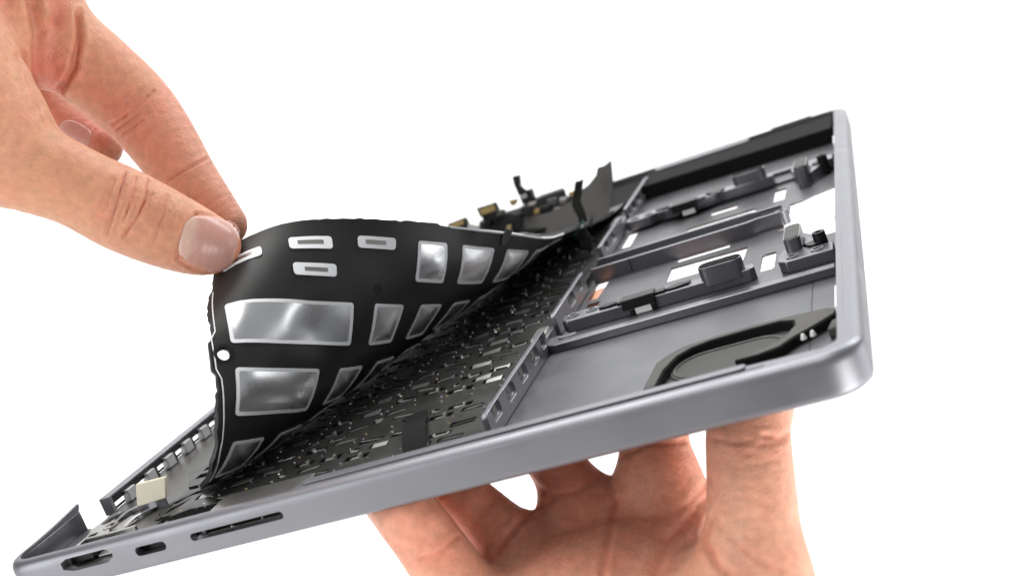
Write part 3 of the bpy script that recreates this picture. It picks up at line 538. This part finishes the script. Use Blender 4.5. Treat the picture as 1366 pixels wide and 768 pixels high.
for i, (x, y, s, m_) in enumerate([(330, 480, 26, BLACK), (420, 400, 22, FLEX_G), (520, 430, 34, BLACK), (590, 390, 40, BLACK), (650, 395, 22, GOLD_D), (620, 355, 24, STEEL_D), (700, 390, 42, BLACK), (780, 385, 22, STEEL_D), (745, 335, 30, FLEX_G), (820, 325, 24, STEEL_D), (475, 495, 16, GOLD), (380, 530, 44, BLACK), (520, 470, 50, BLACK), (410, 530, 16, WHITE)]):
    prism('board_part', [(x-s, y-s*.5), (x+s*.9, y-s*.9), (x+s, y+s*.6), (x-s*.8, y+s*.9)], 266+i*.6, 3, m_, hb)

# ------------------------------------------------------------------ hands: implicit surfaces (millimetres in the camera's axes), meshed once
def skin_mat(name, base, red, sss, rel):
    m = bpy.data.materials.new(name); m.use_nodes = True; nt = m.node_tree; p = nt.nodes['Principled BSDF']; L = nt.links.new
    tc = nt.nodes.new('ShaderNodeTexCoord')
    at = nt.nodes.new('ShaderNodeAttribute'); at.attribute_name = 'blush'
    n1 = nt.nodes.new('ShaderNodeTexNoise'); n1.inputs['Scale'].default_value = 130; n1.inputs['Detail'].default_value = 6; L(tc.outputs['Object'], n1.inputs['Vector'])
    n2 = nt.nodes.new('ShaderNodeTexNoise'); n2.inputs['Scale'].default_value = 420; n2.inputs['Detail'].default_value = 4; L(tc.outputs['Object'], n2.inputs['Vector'])
    ma = nt.nodes.new('ShaderNodeMath'); ma.operation = 'MULTIPLY_ADD'; L(n1.outputs[0], ma.inputs[0]); ma.inputs[1].default_value = .9; ma.inputs[2].default_value = -.45
    ad = nt.nodes.new('ShaderNodeMath'); ad.operation = 'ADD'; ad.use_clamp = True; L(ma.outputs[0], ad.inputs[0]); L(at.outputs['Fac'], ad.inputs[1])
    mx = nt.nodes.new('ShaderNodeMix'); mx.data_type = 'RGBA'; mx.inputs[6].default_value = (*base, 1); mx.inputs[7].default_value = (*red, 1); L(ad.outputs[0], mx.inputs[0])
    mp = nt.nodes.new('ShaderNodeMapRange'); mp.inputs[1].default_value = .3; mp.inputs[2].default_value = .7; mp.inputs[3].default_value = .86; mp.inputs[4].default_value = 1.08; L(n2.outputs[0], mp.inputs[0])
    ml = nt.nodes.new('ShaderNodeMix'); ml.data_type = 'RGBA'; ml.blend_type = 'MULTIPLY'; ml.inputs[0].default_value = 1; L(mx.outputs[2], ml.inputs[6]); L(mp.outputs[0], ml.inputs[7])
    L(ml.outputs[2], p.inputs['Base Color'])
    p.inputs['Subsurface Weight'].default_value = sss; p.inputs['Subsurface Radius'].default_value = (1, .36, .2); p.inputs['Subsurface Scale'].default_value = .0026
    p.inputs['Roughness'].default_value = .48; p.inputs['Specular IOR Level'].default_value = .38
    v = nt.nodes.new('ShaderNodeTexVoronoi'); v.inputs['Scale'].default_value = 1150; v.feature = 'DISTANCE_TO_EDGE'
    n3 = nt.nodes.new('ShaderNodeTexNoise'); n3.inputs['Scale'].default_value = 700; n3.inputs['Detail'].default_value = 5
    L(tc.outputs['Object'], n3.inputs['Vector'])
    vm = nt.nodes.new('ShaderNodeVectorMath'); vm.operation = 'MULTIPLY_ADD'; L(n3.outputs['Color'], vm.inputs[0]); vm.inputs[1].default_value = (.0015, .0015, .0015); L(tc.outputs['Object'], vm.inputs[2]); L(vm.outputs[0], v.inputs['Vector'])
    b1 = nt.nodes.new('ShaderNodeBump'); b1.inputs['Strength'].default_value = .55*rel; b1.inputs['Distance'].default_value = .0006; L(v.outputs['Distance'], b1.inputs['Height'])
    b2 = nt.nodes.new('ShaderNodeBump'); b2.inputs['Strength'].default_value = .5*rel; b2.inputs['Distance'].default_value = .0006; L(n3.outputs[0], b2.inputs['Height']); L(b1.outputs[0], b2.inputs['Normal'])
    L(b2.outputs[0], p.inputs['Normal'])
    return m
def seg(Q, a, b, ra, rb, fz):
    """distance to a tapered, rounded limb piece; fz > 1 flattens it along the view axis"""
    S = np.array([1, 1, fz]); q = (Q-a)*S; d = (b-a)*S; t = np.clip((q @ d)/max(d @ d, 1e-9), 0, 1)
    return np.sqrt(((q-t[..., None]*d)**2).sum(-1))-(ra+(rb-ra)*t)
def spline(pts, k=4):
    P = np.array(pts, float); n = len(P); out = []
    for i in range(n-1):
        p0, p1, p2, p3 = P[max(i-1, 0)], P[i], P[i+1], P[min(i+2, n-1)]
        for t in np.arange(k)/k: out.append(cr(p0, p1, p2, p3, t))
    out.append(P[-1]); return np.array(out)
def smin(a, b, k): h = np.clip(.5+.5*(b-a)/k, 0, 1); return b+(a-b)*h-k*h*(1-h)
class Hand:
    def __init__(s): s.chains = []; s.core = []
    def chain(s, pts, fz=1., core=False, k=6.):
        """pts: photo x, photo y, distance (mm), radius (mm)"""
        P = spline([(*view(x, y, z), r) for x, y, z, r in pts]); (s.core if core else s.chains).append((P, fz, k))
    def chain_mm(s, pts, fz=1., k=6.):
        s.chains.append((spline(pts), fz, k))
    def cd(s, Q, P, fz):
        d = np.full(Q.shape[:-1], 1e3, np.float32)
        lo = P[:, :3].min(0)-P[:, 3].max()-14; hi = P[:, :3].max(0)+P[:, 3].max()+14
        m = ((Q > lo) & (Q < hi)).all(-1); q = Q[m]
        if len(q) == 0: return d
        r = np.full(len(q), 1e3)
        for i in range(len(P)-1): r = np.minimum(r, seg(q, P[i, :3], P[i+1, :3], P[i, 3], P[i+1, 3], fz))
        d[m] = r; return d
    def sdf(s, Q):
        core = None
        for P, fz, k in s.core:
            c = s.cd(Q, P, fz); core = c if core is None else smin(core, c, k)
        d = core
        for P, fz, k in s.chains:
            c = s.cd(Q, P, fz); d = np.minimum(d, smin(core, c, k))
        return d
    def mesh(s, h):
        allP = np.concatenate([P for P, _, _ in s.chains+s.core]); lo = (allP[:, :3]-allP[:, 3:]).min(0)-3*h; hi = (allP[:, :3]+allP[:, 3:]).max(0)+3*h
        H = 4*h; nc = np.ceil((hi-lo)/H).astype(int)+1                      # coarse pass finds the cells near the surface
        n = nc*4+1; D = np.full(n, 50., np.float32)
        ax = [lo[i]+H*(np.arange(nc[i])+.5) for i in range(3)]; C3 = np.stack(np.meshgrid(*ax, indexing='ij'), -1)
        dc = s.sdf(C3.reshape(-1, 3)).reshape(nc); near = np.abs(dc) < H*1.9
        for sx in range(5):
            pass
        mask = np.zeros(n, bool); idx = np.argwhere(near)
        off = np.stack(np.meshgrid(*[np.arange(5)]*3, indexing='ij'), -1).reshape(-1, 3)
        g = (idx[:, None]*4+off).reshape(-1, 3); mask[g[:, 0], g[:, 1], g[:, 2]] = True
        gi = np.argwhere(mask); D[mask] = s.sdf(lo+gi*h)
        rep = np.repeat(np.repeat(np.repeat(dc, 4, 0), 4, 1), 4, 2); full = np.full(n, 50., np.float32); full[:-1, :-1, :-1] = rep; D[~mask] = full[~mask]
        # surface nets
        S = D < 0; c = S[:-1, :-1, :-1].astype(np.int8)*0
        for a in (0, 1):
            for b in (0, 1):
                for e in (0, 1): c = c+S[a:n[0]-1+a, b:n[1]-1+b, e:n[2]-1+e]
        act = (c > 0) & (c < 8); ci = np.argwhere(act); vid = np.full(act.shape, -1, np.int64); vid[act] = np.arange(len(ci))
        V_ = lo+(ci+.5)*h
        def grad(Q, e=.15):
            g_ = np.stack([s.sdf(Q+np.eye(3)[i]*e)-s.sdf(Q-np.eye(3)[i]*e) for i in range(3)], -1); return g_/np.maximum(np.linalg.norm(g_, axis=1, keepdims=True), 1e-6)
        for _ in range(3): N = grad(V_); V_ = V_-N*np.clip(s.sdf(V_), -h, h)[:, None]
        F = []
        for a in range(3):
            b, e = (a+1) % 3, (a+2) % 3
            s0 = [slice(1, n[0]-1), slice(1, n[1]-1), slice(1, n[2]-1)]; s1 = list(s0); s0[a] = slice(0, n[a]-1); s1[a] = slice(1, n[a])
            A0, A1 = S[tuple(s0)], S[tuple(s1)]; ch = np.argwhere(A0 != A1); st = A0[A0 != A1]
            ch = ch+np.array([0 if i == a else 1 for i in range(3)]); db = np.eye(3, dtype=int)[b]; de = np.eye(3, dtype=int)[e]
            q = [vid[tuple((ch-o).T)] for o in (0*db, db, db+de, de)]; q = np.stack(q, 1)
            q[~st] = q[~st][:, ::-1]; F.append(q)
        F = np.concatenate(F); F = F[(F >= 0).all(1)]
        return V_, grad(V_, .3), F
    def cast(s, px, py, z0, z1):
        """first surface point along a photo ray"""
        z = np.full(len(px), float(z0)); d = np.stack([(px-CX)/FPX, (py-CY)/FPX, np.ones(len(px))], -1)
        for _ in range(60): z = np.minimum(z+np.maximum(s.sdf(d*z[:, None]), -.5)*.8, z1)
        return d*z[:, None]
def bundle(line, n, spread, z0, z1, dep, wd, seed=0):
    """n wavering copies of a crease, fanned across its direction"""
    g = np.random.default_rng(seed); L = np.array(line, float); out = []
    d = L[-1]-L[0]; d /= np.linalg.norm(d); nrm = np.array([-d[1], d[0]])
    for k in range(n):
        t0, t1 = sorted(g.uniform(0, 1, 2)); t0, t1 = min(t0, .45), max(t1, .6); q = []
        for t in np.linspace(t0, t1, 7):
            f = t*(len(L)-1); i = min(int(f), len(L)-2); q.append(L[i]+(L[i+1]-L[i])*(f-i)+nrm*((k/(max(n-1, 1))-.5)*spread+g.normal()*1.1)+d*g.normal()*.8)
        out.append(([tuple(p) for p in q], z0, z1, dep*g.uniform(.5, 1.2), wd))
    return out
def pdist(PX, line):
    d = np.full(len(PX), 1e9)
    for a, b in zip(line[:-1], line[1:]):
        a = np.array(a, float); b = np.array(b, float); t = np.clip(((PX-a) @ (b-a))/((b-a) @ (b-a)), 0, 1); d = np.minimum(d, np.linalg.norm(PX-a-t[:, None]*(b-a), axis=1))
    return d
MVC = np.array(MCAM @ FLIP)
def finish(hand, name, label, h, creases, blobs, m, base_blush):
    Vv, N, F = hand.mesh(h)
    PX = Vv[:, :2]/Vv[:, 2:]*FPX+[CX, CY]; facing = np.clip(-(N*Vv).sum(1)/np.linalg.norm(Vv, axis=1)*2.2, 0, 1)
    disp = np.zeros(len(Vv)); bl = np.full(len(Vv), float(base_blush))
    for line, z0, z1, dep, wd in creases:
        zz = (Vv[:, 2] > z0) & (Vv[:, 2] < z1); d = pdist(PX, line)*Vv[:, 2]/FPX
        g = np.exp(-(d/wd)**2)*facing*zz; disp += -dep*g+dep*.28*np.exp(-((d-1.9*wd)/(1.1*wd))**2)*facing*zz; bl += np.minimum(.55*dep, .35)*g
    for x, y, z0, z1, r, a in blobs:
        zz = (Vv[:, 2] > z0) & (Vv[:, 2] < z1); bl += a*np.exp(-(((PX-[x, y])**2).sum(1))/r**2)*zz
    Vd = Vv+N*disp[:, None]
    W = Vd*.001 @ MVC[:3, :3].T+MVC[:3, 3]
    me = bpy.data.meshes.new(name); org = W.mean(0); me.from_pydata((W-org).tolist(), [], F.tolist())
    at = me.attributes.new('blush', 'FLOAT', 'POINT'); at.data.foreach_set('value', np.clip(bl, 0, 1.4).astype(np.float32))
    bm = bmesh.new(); bm.from_mesh(me); bmesh.ops.recalc_face_normals(bm, faces=bm.faces); bm.to_mesh(me); bm.free(); me.shade_smooth()
    o = link(name, me, m); o.location = org
    tag(o, label, 'hand'); return o
def nail(hand, parent, c, a, q, la, lq, zr, m, free=.16, lun=.3, ex=3.2):
    """c centre, a unit direction to the tip, q unit direction across (photo pixels)"""
    na, nq = 60, 44; pts, cols = [], []
    sg = np.linspace(-1, 1, na); tg = np.linspace(-1, 1, nq); PXs = []
    for s_ in sg:
        for t_ in tg:
            k = max(abs(s_), abs(t_)); L = (abs(s_)**ex+abs(t_)**ex)**(1/ex) if k > 0 else 1; f = k/L if L > 0 else 1
            PXs.append(np.array(c)+np.array(a)*s_*f*la+np.array(q)*t_*f*lq*(1-.10*max(0, -s_)))
    PXs = np.array(PXs); P = hand.cast(PXs[:, 0], PXs[:, 1], zr[0], zr[1])
    e = .3; N = np.stack([hand.sdf(P+np.eye(3)[i]*e)-hand.sdf(P-np.eye(3)[i]*e) for i in range(3)], -1); N /= np.linalg.norm(N, axis=1, keepdims=True)
    ss, tt = np.meshgrid(sg, tg, indexing='ij'); ss, tt = ss.ravel(), tt.ravel()
    edge = np.maximum(np.abs(ss), np.abs(tt)); lift = .26-.5*np.clip((edge-.86)/.14, 0, 1)**2
    P = P+N*lift[:, None]
    W = P*.001 @ MVC[:3, :3].T+MVC[:3, 3]; org = np.array(parent.location)
    F = [(i*nq+j, i*nq+j+1, (i+1)*nq+j+1, (i+1)*nq+j) for i in range(na-1) for j in range(nq-1)]
    me = bpy.data.meshes.new('fingernail'); me.from_pydata((W-org).tolist(), [], F)
    at = me.attributes.new('blush', 'FLOAT', 'POINT'); v_ = np.clip((-1+2*lun*(1-.75*tt**2)**.5*.9-ss)/.3+.5, 0, 1)*.6+np.clip((ss-(1-free))/(free*.6), 0, 1)*.3
    at.data.foreach_set('value', v_.astype(np.float32)); me.shade_smooth()
    o = link('fingernail', me, m, parent); sd = o.modifiers.new('thickness', 'SOLIDIFY'); sd.thickness = .0003; sd.offset = -1 if True else 1
    return o
NAIL = bpy.data.materials.new('fingernail'); NAIL.use_nodes = True
def _nail():
    nt = NAIL.node_tree; p = nt.nodes['Principled BSDF']; at = nt.nodes.new('ShaderNodeAttribute'); at.attribute_name = 'blush'
    mx = nt.nodes.new('ShaderNodeMix'); mx.data_type = 'RGBA'; mx.inputs[6].default_value = (.52, .27, .225, 1); mx.inputs[7].default_value = (.66, .46, .37, 1)
    nt.links.new(at.outputs['Fac'], mx.inputs[0]); nt.links.new(mx.outputs[2], p.inputs['Base Color']); p.inputs['Roughness'].default_value = .3; p.inputs['Specular IOR Level'].default_value = .35
    p.inputs['Subsurface Weight'].default_value = .2; p.inputs['Subsurface Radius'].default_value = (1, .4, .3); p.inputs['Subsurface Scale'].default_value = .002
_nail()
SKIN_A = skin_mat('skin_fair', (.54, .29, .16), (.585, .20, .135), .22, .75); SKIN_B = skin_mat('skin_palm', (.75, .43, .295), (.71, .26, .165), .36, .6)

# upper hand: thumb in front of the film, index finger behind it, middle finger curled under
ha = Hand()
ha.chain([(-230, -40, 300, 27), (-120, 60, 308, 24), (-45, 172, 314, 18)], core=True)
ha.chain([(-230, -160, 325, 27), (-100, -100, 335, 22), (20, -10, 342, 14.5)], core=True, k=16)
ha.chain([(-60, -20, 330, 17), (8, 55, 336, 11.5), (18, 92, 338, 7)], core=True, k=10)
ha.chain([(-30, 170, 314, 17), (30, 216, 316, 12.7), (100, 248, 319, 10.8), (165, 280, 322, 11.3), (220, 305, 325, 10.6), (262, 322, 327, 9.2), (284, 328, 328, 7.6)], k=8)
ha.chain([(20, -15, 342, 14.2), (75, 52, 346, 12.8), (128, 96, 350, 12.0), (178, 140, 353, 11.3), (212, 182, 352, 10.3), (248, 236, 349, 8.9), (278, 276, 347, 7.8), (300, 300, 346, 6.4)], k=8)
ha.chain([(-70, 20, 366, 11), (10, 70, 376, 10), (50, 130, 380, 9.2), (100, 175, 376, 8.2), (134, 196, 373, 6.8)], k=4)
ua = finish(ha, 'hand', 'upper hand at the left pinching the peeled black film between thumb and index finger', .55, [
    ([(168, 232), (160, 255), (150, 285), (143, 312)], 290, 335, .7, .5), ([(199, 240), (194, 265), (181, 292), (165, 315)], 290, 335, .75, .5), ([(182, 238), (174, 265), (164, 295)], 290, 335, .4, .4),
    ([(224, 262), (217, 290), (206, 318)], 290, 335, .4, .5), ([(240, 270), (228, 300), (220, 330)], 290, 335, .15, .5), ([(150, 240), (135, 275), (130, 300)], 290, 335, .2, .8),
    ([(225, 240), (245, 228), (275, 212)], 336, 362, .55, .45), ([(150, 165), (178, 148), (205, 122)], 330, 362, .4, .5), ([(156, 172), (186, 152)], 330, 362, .45, .45), ([(165, 178), (192, 160)], 330, 362, .35, .4),
    ([(80, 122), (98, 92), (106, 50), (104, 20)], 320, 360, 1.7, 1.0), ([(262, 285), (250, 300), (240, 325), (237, 346)], 300, 336, .5, .5), ([(237, 346), (258, 360), (285, 365)], 300, 336, .35, .45), ([(262, 285), (288, 288), (310, 303)], 300, 336, .35, .45), ([(55, 130), (50, 90), (52, 45), (44, 0)], 320, 360, 2.6, 2.0), ([(44, 145), (28, 110), (20, 80)], 310, 360, 1.8, 1.6), ([(75, 128), (68, 80), (76, 30), (70, 0)], 320, 360, 1.5, 2.0), ([(5, 130), (0, 60), (10, 0)], 310, 360, 1.6, 2.6), ([(62, 40), (80, 20), (88, 0)], 320, 360, .6, 1.6)]
    +bundle([(172, 232), (164, 258), (152, 286), (146, 310)], 7, 44, 290, 336, .32, .32, 1)+bundle([(196, 240), (186, 270), (172, 306)], 6, 26, 290, 336, .34, .32, 2)+bundle([(232, 268), (222, 292), (210, 322)], 7, 34, 290, 336, .22, .3, 3)+bundle([(155, 172), (178, 150), (204, 126)], 7, 30, 330, 362, .26, .32, 4)+bundle([(228, 246), (250, 232), (276, 218)], 4, 18, 336, 362, .1, .3, 5)+bundle([(100, 225), (85, 255), (75, 285)], 9, 90, 290, 336, .08, .35, 6)+bundle([(110, 120), (135, 95), (160, 70)], 8, 80, 330, 362, .08, .35, 7),
    [(300, 280, 336, 365, 60, .35), (235, 180, 336, 365, 45, .22), (180, 160, 330, 365, 70, .3), (100, 160, 362, 390, 90, .55), (300, 345, 300, 336, 32, .3), (180, 275, 300, 336, 45, .14), (110, 90, 330, 365, 60, .2), (40, 110, 320, 350, 40, .35), (270, 350, 300, 336, 40, .2)],
    SKIN_A, .33)
nail(ha, ua, (278.5, 324), (.965, .262), (-.262, .965), 39, 36.5, (300, 335), NAIL, lun=.26, ex=3.6)
nail(ha, ua, (98, 182), (.86, .51), (-.51, .86), 24, 20, (350, 385), NAIL, lun=.12)

# lower hand: open palm under the case, thumb to the right
hb_ = Hand()
hb_.chain([(840, 1130, 268, 34), (850, 950, 276, 29), (850, 850, 284, 25)], fz=1.25, core=True)
hb_.chain([(880, 880, 284, 24), (905, 740, 294, 14), (880, 665, 298, 11)], fz=1.15, core=True, k=12)
hb_.chain([(830, 860, 286, 24), (800, 760, 296, 13), (765, 700, 300, 9.5)], fz=1.15, core=True, k=12)
hb_.chain([(790, 870, 284, 22), (745, 800, 292, 13), (700, 770, 294, 9.5)], fz=1.15, core=True, k=12)
hb_.chain([(770, 900, 278, 22), (700, 850, 282, 14), (640, 830, 281, 10)], fz=1.1, core=True, k=12)
hb_.chain([(985, 960, 258, 27), (995, 845, 260, 17), (1003, 785, 262, 12.2)], core=True, k=14)
def cv(p, r):
    q = R_np @ np.array(p, float)+T_np; return (*q, r)
def px_(x, y, z, r): return (*view(x, y, z), r)
hb_.chain_mm([px_(1006, 795, 262, 12.0), px_(1006, 730, 264, 10.7), px_(1002, 650, 267, 9.9), px_(998, 575, 272, 9.5), cv((191, 34, -18.3), 9.2), cv((189.5, 50, -15.9), 7.2)], k=7)
hb_.chain_mm([px_(886, 690, 298, 10.6), px_(874, 600, 301, 9.0), cv((156, 78, -18.5), 8.7), cv((140.5, 114, -16.3), 8.0), cv((135.0, 142, -14.7), 6.9)], k=6)
hb_.chain_mm([px_(803, 716, 299, 9.6), px_(774, 666, 302, 8.0), px_(750, 631, 304, 7.4), px_(727, 595, 310, 7.4), cv((119, 74, -18.6), 8.0), cv((104, 108, -17.4), 7.6), cv((98, 124, -16.5), 6.4)], k=6)
hb_.chain_mm([px_(716, 764, 294, 9.3), px_(681, 724, 295, 8.4), px_(645, 688, 297, 7.3), px_(611, 654, 301, 6.8), cv((98, 58, -18.2), 7.2), cv((84, 90, -17.2), 7.0), cv((78, 106, -16.4), 6.0)], k=5)
hb_.chain_mm([px_(645, 832, 281, 9.2), px_(580, 735, 281, 8.0), px_(538, 680, 284, 7.6), cv((90, 38, -18), 7.2), cv((78, 62, -16.5), 5.8)], k=5)
finish(hb_, 'hand', 'lower hand below the case with its open palm and spread fingers under the grey metal', .64, [
    ([(700, 638), (735, 660), (770, 655), (800, 634)], 270, 310, .35, .8), ([(830, 610), (860, 592), (910, 588)], 270, 312, .4, .8), ([(834, 604), (880, 582)], 270, 312, .3, .6),
    ([(825, 665), (818, 690), (812, 720), (803, 768)], 260, 312, .4, .8), ([(940, 665), (915, 695), (890, 722), (872, 768)], 255, 312, .5, 1.2), ([(818, 690), (850, 700), (880, 722)], 260, 312, .2, .8),
    ([(945, 640), (920, 672), (880, 690)], 255, 312, .3, 1.0), ([(738, 664), (700, 690), (672, 720), (655, 745)], 270, 310, .4, .9), ([(665, 735), (690, 700), (728, 668)], 270, 310, .3, .7),
    ([(560, 745), (590, 735), (610, 715)], 262, 300, .35, .6), ([(568, 752), (600, 738)], 262, 300, .25, .6), ([(943, 582), (975, 590), (1000, 588)], 245, 290, .3, .6), ([(1020, 580), (1040, 584), (1056, 575)], 245, 290, .45, .7), ([(1015, 592), (1045, 590)], 245, 290, .25, .6),
    ([(945, 695), (940, 720), (955, 750), (975, 768)], 240, 290, .8, .9), ([(955, 690), (975, 715), (1010, 745), (1040, 760)], 240, 290, .3, .8), ([(1000, 620), (1040, 612)], 245, 290, .12, .6), ([(985, 660), (1030, 672)], 245, 290, .12, .8)]
    +bundle([(945, 655), (905, 700), (865, 740)], 12, 60, 255, 312, 0.112, .35, 11)+bundle([(820, 650), (815, 700), (800, 760)], 10, 120, 260, 312, 0.084, .4, 12)+bundle([(705, 640), (740, 655), (780, 648)], 6, 26, 270, 312, 0.112, .35, 13)+bundle([(555, 750), (585, 738), (612, 715)], 8, 40, 262, 300, 0.098, .3, 14)+bundle([(945, 585), (990, 590), (1050, 580)], 7, 34, 245, 290, 0.112, .32, 15)+bundle([(950, 650), (1000, 640), (1060, 650)], 12, 150, 245, 290, 0.070, .35, 16)+bundle([(660, 740), (690, 700), (725, 672)], 7, 34, 270, 312, 0.105, .35, 17)+bundle([(840, 615), (880, 600), (925, 605)], 8, 50, 270, 312, 0.084, .35, 18)+bundle([(600, 680), (640, 720), (655, 745)], 6, 50, 270, 312, 0.070, .35, 19),
    [(780, 700, 260, 320, 110, .3), (640, 660, 270, 320, 60, .35), (745, 625, 270, 320, 40, .4), (560, 690, 260, 300, 50, .15), (1000, 570, 240, 300, 45, .12), (880, 600, 270, 320, 50, .15), (1010, 690, 240, 290, 70, -.2)],
    SKIN_B, .5)
